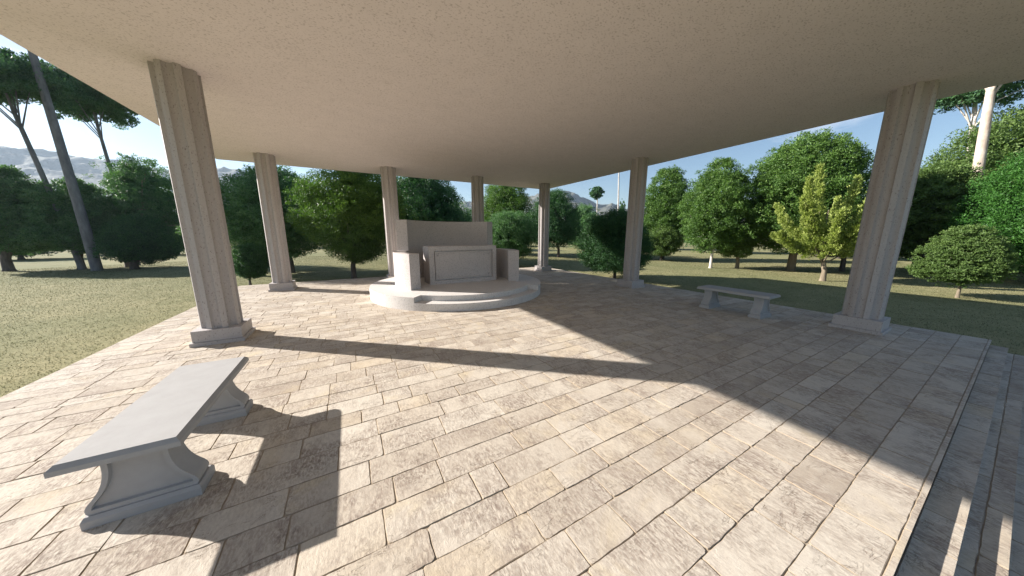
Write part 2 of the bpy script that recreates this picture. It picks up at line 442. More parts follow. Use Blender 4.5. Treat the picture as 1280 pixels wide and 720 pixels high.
# ------------------------------------------------------------------ benches
def bench_mesh(mirror=1):
    root = empty('stone_bench', (0, 0, 0))
    # seat slab : chamfered upper edge
    bm = bmesh.new()
    def ring(hx, hy, z): return [bm.verts.new((sx*hx, sy*hy, z)) for sx, sy in ((-1,-1),(1,-1),(1,1),(-1,1))]
    rs = [ring(0.228, 0.642, 0.402), ring(0.234, 0.650, 0.406), ring(0.234, 0.650, 0.434), ring(0.213, 0.629, 0.456)]
    for a, b in zip(rs, rs[1:]):
        for i in range(4): bm.faces.new([a[i], a[(i+1)%4], b[(i+1)%4], b[i]])
    bm.faces.new(rs[0][::-1]); bm.faces.new(rs[-1])
    bm_obj('seat', bm, M_BENCH, root, bevel=0.0025)
    # leg outline (half) : (x, z)
    half = [(0.214,0.062),(0.222,0.075),(0.224,0.092),(0.219,0.110),(0.207,0.128),(0.190,0.148),(0.172,0.172),(0.156,0.20),(0.143,0.232),(0.134,0.266),(0.129,0.30),(0.128,0.335),(0.131,0.365),(0.138,0.39),(0.146,0.404)]
    def outline(sc, zlo, zhi):
        pts = [(x*sc if False else max(0.02, x-sc), min(max(z, zlo), zhi)) for x, z in half]
        return [(x, z) for x, z in pts] + [(-x, z) for x, z in reversed(pts)]
    for sy in (-1, 1):
        bm = bmesh.new()
        yc = sy*0.455
        ol = outline(0, 0, 1)
        A_ = [bm.verts.new((x, yc-0.078, z)) for x, z in ol]; B_ = [bm.verts.new((x, yc+0.078, z)) for x, z in ol]
        n = len(ol)
        for i in range(n):
            j = (i+1) % n; bm.faces.new([A_[i], B_[i], B_[j], A_[j]])
        # recessed panel on both broad faces
        for side, L, yy, d in ((0, A_, yc-0.078, 0.020), (1, B_, yc+0.078, -0.020)):
            il = outline(0.024, 0.090, 0.398)
            I1 = [bm.verts.new((x, yy, z)) for x, z in il]
            il2 = outline(0.028, 0.094, 0.396)
            I2 = [bm.verts.new((x, yy+d, z)) for x, z in il2]
            for i in range(n):
                j = (i+1) % n
                bm.faces.new([L[i], L[j], I1[j], I1[i]]); bm.faces.new([I1[i], I1[j], I2[j], I2[i]])
            bm.faces.new(I2)
        bmesh.ops.remove_doubles(bm, verts=bm.verts, dist=0.0002)
        leg = bm_obj('leg', bm, M_BENCH, root, smooth=True)
        bm = bmesh.new()
        a = [bm.verts.new((sx*0.236, yc+s2*0.103, -0.003)) for sx, s2 in ((-1,-1),(1,-1),(1,1),(-1,1))]
        b = [bm.verts.new((sx*0.236, yc+s2*0.103, 0.045)) for sx, s2 in ((-1,-1),(1,-1),(1,1),(-1,1))]
        c = [bm.verts.new((sx*0.227, yc+s2*0.088, 0.0635)) for sx, s2 in ((-1,-1),(1,-1),(1,1),(-1,1))]
        for p, q in ((a, b), (b, c)):
            for i in range(4): bm.faces.new([p[i], p[(i+1)%4], q[(i+1)%4], q[i]])
        bm.faces.new(a[::-1]); bm.faces.new(c)
        bm_obj('foot', bm, M_BENCH, leg, bevel=0.002)
    return root
b1 = bench_mesh()
b1.location = (0.648, -7.822, 0)
tag(b1, 'pale cast stone bench in full sun on scrolled legs, the near one on the left', 'bench', 'stone benches under the roof')
b2 = copy_thing(b1); b2.location = (8.74, -7.79, 0)
tag(b2, 'stone bench in shade beside the big right-hand column, the far one', 'bench', 'stone benches under the roof')

# ------------------------------------------------------------------ memorial altar
AX, AY = 4.48, -2.78
R_O, R_I, H1, H2 = 2.32, 2.04, 0.165, 0.285
def arc(r, a0, a1, n):
    return [(r*math.cos(RAD(a0+(a1-a0)*i/n)), r*math.sin(RAD(a0+(a1-a0)*i/n))) for i in range(n+1)]
dais = empty('round_dais', (AX, AY, 0))
tag(dais, 'low round pale stone dais with a curved front step under the altar', 'dais')
NA0, NA1 = 227.0, 312.0     # the part of the rim cut down to a step
bm = bmesh.new(); bm_prism(bm, arc(R_O, NA1-360, NA0, 150) + arc(R_I, NA0, NA1, 60), -0.01, H2)
bm_obj('upper_platform', bm, M_DAIS, dais, smooth=True, bevel=0.004, seg=1)
bm = bmesh.new(); bm_prism(bm, arc(R_O, NA0+0.05, NA1-0.05, 60) + arc(R_I+0.003, NA1-0.05, NA0+0.05, 60), -0.01, H1)
bm_obj('curved_step', bm, M_DAIS, dais, smooth=True, bevel=0.004, seg=1)

RW0, RW1 = 1.41, 1.71
def wall_arc(name, a0, a1, z1, label, cat, group=None):
    bm = bmesh.new(); n = int(abs(a1-a0)/2)
    bm_prism(bm, arc(RW1, a0, a1, n) + arc(RW0, a1, a0, n), H2-0.004, z1)
    o = bm_obj(name, bm, M_ALTAR, None, smooth=True, bevel=0.004, seg=1)
    o.location = (AX, AY, 0)
    return tag(o, label, cat, group)
wall_arc('curved_wall', 30.2, 149.8, 2.00, 'high curved granite wall standing at the back of the dais', 'wall')
wall_arc('low_curved_wall', 150, 210, 1.145, 'low curved wall on the dais, left of the altar block, with its sunlit end', 'wall', 'low curved walls flanking the altar')
wall_arc('low_curved_wall', -30, 30, 1.155, 'low curved wall on the dais, right of the altar block, in shade', 'wall', 'low curved walls flanking the altar')

alt = empty('altar_block', (4.55, -2.76, H2))
tag(alt, 'rectangular granite altar block with a framed front panel', 'altar')
HX, HY, HZ = 0.965, 0.33, 1.0
bm = bmesh.new()
yf = -HY
px0, px1, pz0, pz1 = -HX+0.13, HX-0.12, 0.10, HZ-0.11
def rect(x0, x1, z0, z1, y): return [bm.verts.new(p) for p in ((x0,y,z0),(x1,y,z0),(x1,y,z1),(x0,y,z1))]
rings = [rect(-HX, HX, -0.004, HZ, yf), rect(px0, px1, pz0, pz1, yf), rect(px0+0.003, px1-0.003, pz0+0.003, pz1-0.003, yf+0.045),
         rect(px0+0.026, px1-0.026, pz0+0.026, pz1-0.026, yf+0.045)]
for a, b in zip(rings, rings[1:]):
    for i in range(4): bm.faces.new([a[i], a[(i+1)%4], b[(i+1)%4], b[i]])
bm.faces.new(rings[-1])
bk = [bm.verts.new(p) for p in ((-HX,HY,-0.004),(HX,HY,-0.004),(HX,HY,HZ),(-HX,HY,HZ))]
for i in range(4): bm.faces.new([rings[0][i], bk[i], bk[(i+1)%4], rings[0][(i+1)%4]])
bm.faces.new(bk[::-1])
bm_obj('block', bm, M_ALTAR, alt)
bm = bmesh.new()
def rect2(d, y): return [bm.verts.new(p) for p in ((px0+d,y,pz0+d),(px1-d,y,pz0+d),(px1-d,y,pz1-d),(px0+d,y,pz1-d))]
rs = [rect2(0.027, yf+0.0446), rect2(0.030, yf+0.006), rect2(0.060, yf+0.006), rect2(0.064, yf+0.024)]
for a, b in zip(rs, rs[1:]):
    for i in range(4): bm.faces.new([a[i], a[(i+1)%4], b[(i+1)%4], b[i]])
bm.faces.new(rs[-1])
panel = bm_obj('front_panel', bm, M_ALTAR, alt)
for sx in (px0+0.115, px1-0.115):
    for sz in (pz0+0.11, pz1-0.11):
        bm = bmesh.new()
        pts = []
        for k in range(24):
            a = k*math.tau/24; q = 0.026*(1+0.22*math.cos(6*a)); pts.append((sx+q*math.cos(a), sz+q*math.sin(a)))
        A_ = [bm.verts.new((x, yf+0.0245, z)) for x, z in pts]; B_ = [bm.verts.new((sx+(x-sx)*0.7, yf+0.006, sz+(z-sz)*0.7)) for x, z in pts]
        for i in range(24): bm.faces.new([A_[i], A_[(i+1)%24], B_[(i+1)%24], B_[i]])
        bm.faces.new(B_)
        bm_obj('rosette', bm, M_COL, panel, smooth=True)

# ------------------------------------------------------------------ ground
GZ = -0.32
def mat_ground():
    m, nt, out = new_mat('dry_lawn')
    v = coords(nt)
    n1 = noise(nt, v, 0.12, 5, 0.6); n2 = noise(nt, v, 1.4, 5, 0.65); n3 = noise(nt, v, 28, 4, 0.75); n4 = noise(nt, v, 9, 4, 0.7)
    c = mixc(nt, 0.0, (0.20,0.205,0.10), (0.32,0.285,0.15)); nt.links.new(ramp(nt, n1, [(0.35,(0,0,0)),(0.65,(1,1,1))]).outputs[0], c.node.inputs[0])
    c2 = mixc(nt, 0.0, c, (0.16,0.165,0.07)); nt.links.new(ramp(nt, n2, [(0.35,(0.6,0.6,0.6)),(0.6,(0,0,0))]).outputs[0], c2.node.inputs[0])
    c3 = mixc(nt, 0.0, c2, (0.07,0.075,0.035)); nt.links.new(ramp(nt, n3, [(0.33,(0.75,0.75,0.75)),(0.48,(0,0,0))]).outputs[0], c3.node.inputs[0])
    p = N(nt, 'ShaderNodeBsdfPrincipled', Roughness=0.95); p.inputs['Specular IOR Level'].default_value = 0.1
    nt.links.new(c3, p.inputs['Base Color'])
    b = bump(nt, n4, 0.3, 0.03); b = bump(nt, n3, 0.5, 0.02, b)
    nt.links.new(b, p.inputs['Normal']); nt.links.new(p.outputs[0], out.inputs[0]); return m
M_GROUND = mat_ground()
S_ = 1700
g = link_mesh('ground', [(-S_,-S_,GZ),(S_,-S_,GZ),(S_,S_,GZ),(-S_,S_,GZ)], [(0,1,2,3)], M_GROUND); tag(g, kind='structure')

def mat_grass():
    m, nt, out = new_mat('grass_blades')
    at = N(nt, 'ShaderNodeAttribute', attribute_name='tone')
    c = ramp(nt, at.outputs['Fac'], [(0.0,(0.06,0.075,0.032)),(0.4,(0.155,0.16,0.08)),(0.75,(0.26,0.245,0.145)),(1.0,(0.38,0.35,0.23))]).outputs[0]
    p = N(nt, 'ShaderNodeBsdfPrincipled', Roughness=0.8); p.inputs['Specular IOR Level'].default_value = 0.15
    nt.links.new(c, p.inputs['Base Color'])
    t = nt.nodes.new('ShaderNodeBsdfTranslucent'); nt.links.new(c, t.inputs[0])
    mx = N(nt, 'ShaderNodeMixShader', Fac=0.3)
    nt.links.new(p.outputs[0], mx.inputs[1]); nt.links.new(t.outputs[0], mx.inputs[2])
    nt.links.new(mx.outputs[0], out.inputs[0]); return m
def grass():
    rg = np.random.default_rng(3)
    n = 620000
    # density falls off with distance from the place where the lawn is seen close
    r = 3.0 + (rg.random(n)**1.35) * 29.0
    az = rg.uniform(RAD(-64), RAD(124), n)             # bearings from +Y
    x = CAM.x + r*np.sin(az - 0) ; y = CAM.y + r*np.cos(az - 0)
    keep = ~((x > PX0-0.01) & (x < PX1+0.01) & (y > -11.02) & (y < PYB+0.01))
    x, y, r = x[keep], y[keep], r[keep]; n = len(x)
    h = rg.uniform(0.006, 0.024, n) * (0.8 + 0.03*r); wd = rg.uniform(0.0022, 0.005, n) * (0.7 + 0.08*r)
    a = rg.uniform(0, math.tau, n); lx, ly = rg.normal(0, 0.018, n), rg.normal(0, 0.018, n)
    V = np.empty((n, 3, 3), np.float32)
    V[:,0] = np.stack([x-np.cos(a)*wd, y-np.sin(a)*wd, np.full(n, GZ-0.003)], 1)
    V[:,1] = np.stack([x+np.cos(a)*wd, y+np.sin(a)*wd, np.full(n, GZ-0.003)], 1)
    V[:,2] = np.stack([x+lx, y+ly, GZ+h], 1)
    F = np.arange(n*3, dtype=np.int32).reshape(n, 3)
    tone = np.clip(rg.normal(0.52, 0.24, n), 0, 1)
    o = link_mesh('lawn_grass', V.reshape(-1,3), F, mat_grass(), attrs={'tone': tone})
    tag(o, 'short dry olive grass of the lawn around the pavement', 'grass', kind='stuff')
grass()

# ------------------------------------------------------------------ mountains
def vnoise(x, y, seed):
    xi, yi = np.floor(x).astype(int), np.floor(y).astype(int); fx, fy = x-xi, y-yi
    fx = fx*fx*(3-2*fx); fy = fy*fy*(3-2*fy)
    def h(a, b):
        q = (a*374761393 + b*668265263 + seed*982451653) & 0xffffffff
        q = ((q ^ (q >> 13))*1274126177) & 0xffffffff
        return ((q ^ (q >> 16)) & 0xffff)/65535.0
    return (h(xi,yi)*(1-fx)+h(xi+1,yi)*fx)*(1-fy) + (h(xi,yi+1)*(1-fx)+h(xi+1,yi+1)*fx)*fy
def fbm(x, y, o, seed, ridged=False):
    s = 0; a = 0.5; t = 0
    for k in range(o):
        v = vnoise(x*2**k, y*2**k, seed+k)
        if ridged: v = 1-np.abs(2*v-1)
        s = s + a*v; t += a; a *= 0.52
    return s/t
def mountains():
    na, nr = 1500, 150
    azd = np.linspace(-80, 160, na); r = np.linspace(560, 1500, nr)
    A_, R_ = np.meshgrid(azd, r, indexing='ij')
    key = [(-80,.12),(-60,.14),(-40,.150),(-29,.158),(-27.5,.164),(-26,.158),(-24,.166),(-22.5,.165),(-20.5,.158),(-19,.150),(-16.5,.160),(-14,.166),(-8,.15),(0,.12),(12,.11),(25,.12),(33,.134),(37,.146),(40,.141),(42.7,.126),(45,.106),(47.5,.110),(51,.088),(60,.06),(80,.05),(100,.05),(130,.07),(160,.10)]
    tgt = np.interp(A_, [k[0] for k in key], [k[1] for k in key])
    X = CAM.x + R_*np.sin(np.radians(A_)); Y = CAM.y + R_*np.cos(np.radians(A_))
    warp = fbm(X/260, Y/260, 3, 91)*2-1
    t = (R_-560)/(1050-560) + warp*0.10
    prof = np.clip(t, 0, 1); prof = prof**0.85*(1-0.15*np.sin(prof*3.14))
    prof = np.where(t > 1, 1-0.35*np.clip((t-1)/0.9, 0, 1), prof)
    rid = fbm(X/210+warp*0.5, Y/210, 7, 7, True); fine = fbm(X/60, Y/60, 5, 33, True); spur = fbm(X/420, Y/420, 3, 55, True)
    h = tgt*1010*prof*(0.78+0.20*rid+0.05*spur) + prof*(fine-0.5)*26
    h = h*np.clip((R_-560)/90, 0, 1)
    Z = GZ - 0.6 + h
    global MTOP
    MTOP = float(Z.max())
    V = np.stack([X, Y, Z], -1).reshape(-1, 3)
    i, j = np.meshgrid(np.arange(na-1), np.arange(nr-1), indexing='ij')
    b = (i*nr+j).ravel()
    F = np.stack([b, b+1, b+nr+1, b+nr], 1).astype(np.int32)
    m, nt, out = new_mat('mountain_rock')
    v = coords(nt)
    geo = nt.nodes.new('ShaderNodeNewGeometry'); sx = nt.nodes.new('ShaderNodeSeparateXYZ'); nt.links.new(geo.outputs['Normal'], sx.inputs[0])
    n1 = noise(nt, v, 0.007, 8, 0.68); n2 = noise(nt, v, 0.05, 6, 0.7)
    ad = N(nt, 'ShaderNodeMath', operation='MULTIPLY_ADD'); nt.links.new(n1, ad.inputs[0]); ad.inputs[1].default_value = 0.95; nt.links.new(sx.outputs[2], ad.inputs[2])
    c = ramp(nt, ad.outputs[0], [(1.10,(0.13,0.13,0.10)),(1.22,(0.17,0.165,0.13)),(1.30,(0.42,0.40,0.37)),(1.42,(0.62,0.60,0.58))]).outputs[0]
    c2 = mixc(nt, 0.0, c, (0.11,0.115,0.085)); nt.links.new(ramp(nt, n2, [(0.35,(0.7,0.7,0.7)),(0.52,(0,0,0))]).outputs[0], c2.node.inputs[0])
    p = N(nt, 'ShaderNodeBsdfPrincipled', Roughness=0.95); nt.links.new(c2, p.inputs['Base Color'])
    nt.links.new(bump(nt, n2, 1.0, 6.0), p.inputs['Normal']); nt.links.new(p.outputs[0], out.inputs[0])
    o = link_mesh('mountains', V, F, m, smooth=True); tag(o, kind='structure')
mountains()

# ------------------------------------------------------------------ trees
def tube_np(path, radii, nseg=8):
    P = np.asarray(path, float); n = len(P)
    V = []; F = []
    for i in range(n):
        d = P[min(i+1, n-1)] - P[max(i-1, 0)]; d = d/np.linalg.norm(d)
        u = np.cross(d, (0.3, 1, 0.1)); u /= np.linalg.norm(u); w_ = np.cross(d, u)
        for k in range(nseg):
            a = k*math.tau/nseg
            V.append(P[i] + radii[i]*(math.cos(a)*u + math.sin(a)*w_))
    for i in range(n-1):
        for k in range(nseg):
            F.append((i*nseg+k, i*nseg+(k+1) % nseg, (i+1)*nseg+(k+1) % nseg, (i+1)*nseg+k))
    return V, F
def wood(name, tubes, mat, parent):
    V, F = [], []
    for path, radii, ns in tubes:
        v, f = tube_np(path, radii, ns); b = len(V); V += v; F += [tuple(i+b for i in q) for q in f]
    return link_mesh(name, V, F, mat, parent, smooth=True)

PROF = {
 'round':  lambda t: np.sqrt(np.clip(1-(2*t-1)**2, 0, 1))**0.85,
 'egg':    lambda t: np.where(t < 0.32, np.sqrt(np.clip(1-((0.32-t)/0.32)**2, 0, 1))**0.8, np.sqrt(np.clip(1-((t-0.32)/0.68)**1.9, 0, 1))),
 'oval':   lambda t: np.clip(np.sin(np.pi*np.clip(t, 0, 1)**0.85), 0, 1)**0.6,
 'vase':   lambda t: np.where(t < 0.42, np.clip(t/0.42, 0, 1)**0.55*0.98, np.sqrt(np.clip(1-((t-0.42)/0.58)**2.4, 0, 1))),
 'dome':   lambda t: np.where(t < 0.2, np.clip(t/0.2, 0, 1)**0.5, np.sqrt(np.clip(1-((t-0.2)/0.8)**2, 0, 1))),
 'bell':   lambda t: np.where(t < 0.12, np.clip(t/0.12, 0, 1)**0.6, np.clip(1-((t-0.12)/0.88)**1.35, 0, 1)**0.75),
}
def leaves(centers, rad, per, lsize, rg, flat=0.75, aspect=2.4, tone_c=None, up=0.25, updir=None):
    n = len(centers)*per
    c = np.repeat(centers, per, 0); rc = np.repeat(rad, per)
    d = rg.normal(size=(n, 3)); d /= np.linalg.norm(d, axis=1, keepdims=True)
    rr_ = rc * rg.random(n)**0.42
    pos = c + d*rr_[:, None]*np.array([1, 1, flat])
    ax = d*0.9 + rg.normal(size=(n, 3))*0.6; ax[:, 2] += up
    if updir is not None: ax = ax*0.5 + np.repeat(updir, per, 0)*0.9
    ax /= np.linalg.norm(ax, axis=1, keepdims=True)
    s = np.cross(ax, rg.normal(size=(n, 3))); s /= np.linalg.norm(s, axis=1, keepdims=True)
    L = lsize*rg.uniform(0.6, 1.35, n); Wd = L/aspect
    V = np.empty((n, 4, 3), np.float32)
    V[:,0] = pos - ax*(L/2)[:,None]; V[:,1] = pos + s*(Wd/2)[:,None]; V[:,2] = pos + ax*(L/2)[:,None]; V[:,3] = pos - s*(Wd/2)[:,None]
    tn = np.repeat(tone_c, per) + rg.normal(0, 0.16, n)
    return V, np.clip(tn, 0, 1)

def crown_points(prof, R, zb, zt, n, rg, lump=0.16, inner=0.5, noise_k=3.0):
    t = rg.random(n*3); p = PROF[prof](t)
    keep = rg.random(n*3) < (0.25+0.75*p); t, p = t[keep][:n], p[keep][:n]; n = len(t)
    a = rg.uniform(0, math.tau, n)
    ph = rg.uniform(0, math.tau, 6)
    lum = 1 + lump*(np.sin(2*a+ph[0]+3*t)*0.5 + np.sin(3*a+ph[1]-5*t)*0.5 + np.sin(5*a+ph[2]+9*t)*0.4 + np.sin(7*a+ph[3]-11*t)*0.3)
    q = inner + (1-inner)*rg.random(n)**0.55
    # a share of the clumps stays deep inside
    rad = R*p*lum*q
    z = zb + (zt-zb)*(t + (rg.random(n)-0.5)*0.05)
    return np.stack([rad*np.cos(a), rad*np.sin(a), z], 1), t, q

def make_tree(name, x, y, ox, oy, R, zb, zt, prof, leafm, barkm, label, cat='tree', group=None, seed=1, n=260, per=70, lsize=0.13,
              tr=0.12, clump=0.17, lump=0.16, style='broad', inner=0.5, limbs=7, lean=(0,0), aspect=2.4, flat=0.75, depth=1.0):
    R *= 1.12; lsize *= 0.82; per = int(per*1.35)
    rg = np.random.default_rng(seed)
    root = empty(name, (x, y, GZ)); tag(root, label, cat, group)
    H = zt-zb
    off = np.array([ox, oy, 0.0])
    tubes = []
    fork = np.array([ox*0.35, oy*0.35, zb + H*0.10])
    if style in ('broad', 'layer'):
        C, t, q = crown_points(prof, R*0.93, zb+0.03*H, zt-0.03*H, n, rg, lump, inner)
        if style == 'layer':
            ph_ = 0.35*np.sin(3*np.arctan2(C[:,1], C[:,0])+1.0)*H/15.0; lay = np.round((C[:,2]+ph_-zb)/(H/15.0))*(H/15.0)+zb-ph_; C[:,2] = C[:,2]*0.35 + lay*0.65
            C[:,2] -= 0.10*np.hypot(C[:,0], C[:,1])
        C = C + off
        rad = R*clump*rg.uniform(0.7, 1.3, len(C))
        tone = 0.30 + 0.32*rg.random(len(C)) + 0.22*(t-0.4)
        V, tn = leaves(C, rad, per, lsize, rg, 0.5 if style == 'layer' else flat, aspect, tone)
        # the dense middle of the crown, kept well inside its outline
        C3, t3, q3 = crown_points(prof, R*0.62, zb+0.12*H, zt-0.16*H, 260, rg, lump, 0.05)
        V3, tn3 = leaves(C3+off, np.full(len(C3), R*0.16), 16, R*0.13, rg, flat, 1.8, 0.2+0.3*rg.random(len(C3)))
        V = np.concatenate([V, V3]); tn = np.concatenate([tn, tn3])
        # fringe of loose twigs outside the mass
        C2, t2, q2 = crown_points(prof, R*1.0, zb, zt, n//2, rg, lump*1.3, 0.93)
        if style == 'layer': C2[:,2] -= 0.05
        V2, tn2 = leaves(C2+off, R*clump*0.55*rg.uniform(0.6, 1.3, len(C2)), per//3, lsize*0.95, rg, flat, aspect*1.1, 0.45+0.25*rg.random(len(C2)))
        V = np.concatenate([V, V2]); tn = np.concatenate([tn, tn2])
    elif style == 'cypress_arms':
        # upswept plumes: each arm a rising curve clothed in tufts
        Cs, ds = [], []
        arms = []
        na = 20
        for k in range(na):
            a = k*2.4 + rg.uniform(-0.3, 0.3); lv = rg.uniform(0.05, 0.5)
            out = R*rg.uniform(0.8, 1.12) if k < 16 else R*rg.uniform(0.25, 0.5)
            top = zb + H*(rg.uniform(0.35, 0.88) if k < 16 else rg.uniform(0.82, 0.96))
            if k == 17: top = zt 
            z0 = zb + H*0.05 + lv*H*0.3
            p0 = np.array([ox*0.3, oy*0.3, z0]); p3 = np.array([ox+out*math.cos(a), oy+out*math.sin(a), top])
            p1 = p0 + np.array([math.cos(a)*out*0.42, math.sin(a)*out*0.42, (top-z0)*0.22])
            p2 = p3 - np.array([math.cos(a)*0.26*out, math.sin(a)*0.26*out, (top-z0)*0.42])
            ts = np.linspace(0, 1, 26)
            cur = np.array([(1-s)**3*p0+3*(1-s)**2*s*p1+3*(1-s)*s*s*p2+s**3*p3 for s in ts])
            arms.append(cur)
            for i, s in enumerate(ts):
                if s < 0.30: continue
                m_ = 7
                wdt = 0.17*R*(1.12-s)*(0.55+0.6*math.sin(s*17+k)**2)+0.015
                jit = rg.normal(size=(m_, 3))*wdt*0.62
                Cs.append(cur[i]+jit); dd = cur[min(i+1, 25)]-cur[i-1]; dd = dd/np.linalg.norm(dd)
                u = jit/(np.linalg.norm(jit, axis=1, keepdims=True)+1e-6)*0.55 + dd; ds.append(u)
        C = np.concatenate(Cs); D_ = np.concatenate(ds)
        rad = R*0.075*rg.uniform(0.6, 1.3, len(C))
        tone = 0.3+0.45*rg.random(len(C))
        V, tn = leaves(C, rad, per, lsize, rg, 1.0, aspect, tone, up=0.5, updir=D_)
        for cur in arms: tubes.append((cur[:18:3], np.linspace(tr*0.38, tr*0.09, len(cur[:18:3])), 6))
        limbs = 0
    elif style == 'umbrella':
        # flat-topped crown in several separate pads
        npad = 16; Cs = []; pads = []
        for k in range(npad):
            a = k*2.4; q = math.sqrt((k+0.4)/npad)
            pc = off + np.array([R*q*0.8*math.cos(a), R*q*0.8*math.sin(a), zb + H*(0.35+0.45*rg.random())*(1.05-0.35*q)])
            pads.append(pc); m_ = n//npad; d = rg.normal(size=(m_, 3)); d /= np.linalg.norm(d, axis=1, keepdims=True)
            Cs.append(pc + d*(rg.random(m_)**0.5)[:,None]*np.array([R*0.38, R*0.38, H*0.30]))
        C = np.concatenate(Cs); rad = R*0.12*rg.uniform(0.7, 1.3, len(C)); tone = 0.35+0.4*rg.random(len(C))
        V, tn = leaves(C, rad, per, lsize, rg, 0.7, aspect, tone)
        tt = np.array([ox*0.85, oy*0.85, zb - H*0.08])
        for pc in pads[::3]: tubes.append((np.array([tt - np.array([ox*0.1, oy*0.1, H*0.5*rg.random()]), (tt*0.45+pc*0.55)+rg.normal(size=3)*0.05*R, pc]), [tr*0.30, tr*0.18, tr*0.06], 5))
        pth = [np.array([0,0,0]), np.array([ox*0.25+lean[0], oy*0.25+lean[1], zb*0.35]), np.array([ox*0.6+lean[0]*0.6, oy*0.6+lean[1]*0.6, zb*0.72]), tt, tt*0.5+(off+np.array([0,0,zb+H*0.5]))*0.5]
        tubes.append((np.array(pth), [tr*1.15, tr*0.95, tr*0.8, tr*0.62, tr*0.3], 12)); limbs = -1
    if limbs >= 0:
        top = np.array([ox*0.7, oy*0.7, zb + H*0.6])
        mid = np.array([lean[0], lean[1], (zb+H*0.1)*0.5])
        tubes.append((np.array([[0,0,-0.05],[0,0,0.10], mid, fork, (fork+top)/2 + rg.normal(size=3)*0.03*R, top]), [tr*1.5, tr*1.15, tr*0.98, tr*0.9, tr*0.5, tr*0.15], 12))
        for k in range(limbs):
            tgt_ = C[rg.integers(len(C))]
            st_ = fork + (top-fork)*rg.uniform(-0.12, 0.4)
            md = st_*0.5+tgt_*0.5 + np.array([0, 0, -0.02*H]) + rg.normal(size=3)*0.04*R
            tubes.append((np.array([st_, md, tgt_]), [tr*rg.uniform(0.35, 0.55), tr*0.26, tr*0.07], 7))
            for _ in range(2):
                t2_ = C[rg.integers(len(C))]
                if np.linalg.norm(t2_-md) < R*1.0: tubes.append((np.array([md, (md+t2_)/2+rg.normal(size=3)*0.03*R, t2_]), [tr*0.2, tr*0.12, tr*0.04], 5))
    wood('trunk', tubes, barkm, root)
    nq = len(V)
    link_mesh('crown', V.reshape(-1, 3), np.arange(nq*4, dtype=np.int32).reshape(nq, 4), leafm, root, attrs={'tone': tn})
    return root

MT = make_tree
G1 = 'trees beyond the left side of the lawn'; G2 = 'trees behind the altar'; G3 = 'trees beyond the right side of the lawn'
# ---- left cluster
MT('broadleaf_tree', -14.22,15.93, 0.46,0.28, 1.60, 0.89,5.45, 'dome', L_COOL, M_BARK_D, 'large dark green tree at the far left edge of the lawn', group=G1, seed=1, n=420, per=85, lsize=0.14, tr=0.17)
MT('broadleaf_tree', -11.50,15.40, 0.30,0.15, 1.50, 0.90,4.95, 'dome', L_COOL, M_BARK_D, 'dark tree with a thick trunk, between the far left tree and the tall bare trunk', group=G1, seed=2, n=380, per=85, lsize=0.14, tr=0.14)
MT('broadleaf_tree', -9.75,15.6, 1.00,0.50, 1.85, 1.3,6.60, 'oval', L_COOL, M_BARK_B, 'airy green tree with a rounded top rising behind the dark round shrub tree', group=G1, seed=3, n=300, per=80, lsize=0.12, tr=0.2, lump=0.22, clump=0.15, inner=0.35)
MT('round_tree', -8.91,14.0, 0.40,0.17, 1.40, 0.31,2.95, 'dome', L_DARK, M_BARK_D, 'low dark round tree with two short trunks left of the nearest left column', group=G1, seed=4, n=360, per=90, lsize=0.11, tr=0.16, lump=0.08)
# tall pines
MT('tall_pine', -10.22,13.88, -0.25,-0.12, 1.5, 11.2,13.2, 'dome', L_PINE, M_BARK_G, 'tall pine whose thick bare grey trunk runs up past the roof edge', group='tall pines', seed=5, n=160, per=60, lsize=0.16, tr=0.185, style='umbrella')
MT('tall_pine', -11.4,15.2, -0.75,-0.35, 2.3, 8.1,10.9, 'dome', L_PINE, M_BARK_G, 'tall umbrella pine, leftmost crown against the sky', group='tall pines', seed=6, n=640, per=80, lsize=0.15, tr=0.115, style='umbrella')
MT('tall_pine', -10.0,16.9, -0.30,-0.15, 1.95, 8.3,10.8, 'dome', L_PINE, M_BARK_G, 'slim umbrella pine right of the thick bare trunk, crown touching the roof edge', group='tall pines', seed=7, n=600, per=80, lsize=0.15, tr=0.10, style='umbrella')
# far left background
MT('broadleaf_tree', -20.9,28.2, 0.25,0.15, 1.9, 0.35,2.3, 'dome', L_DARK, M_BARK_D, 'small distant dark tree seen under the far left tree', group='distant trees', seed=8, n=160, per=40, lsize=0.2, tr=0.14)
MT('broadleaf_tree', -20.0,33.5, 0.1,0.05, 1.2, 0.2,2.6, 'dome', L_COOL, M_BARK_D, 'small distant pale green tree seen between the left trunks', group='distant trees', seed=9, n=140, per=40, lsize=0.2, tr=0.08)
MT('broadleaf_tree', -13.1,30.7, 0.06,0.02, 2.2, 0.2,3.6, 'dome', L_COOL, M_BARK_D, 'distant hazy green tree just left of the nearest left column', group='distant trees', seed=10, n=160, per=40, lsize=0.2, tr=0.12)
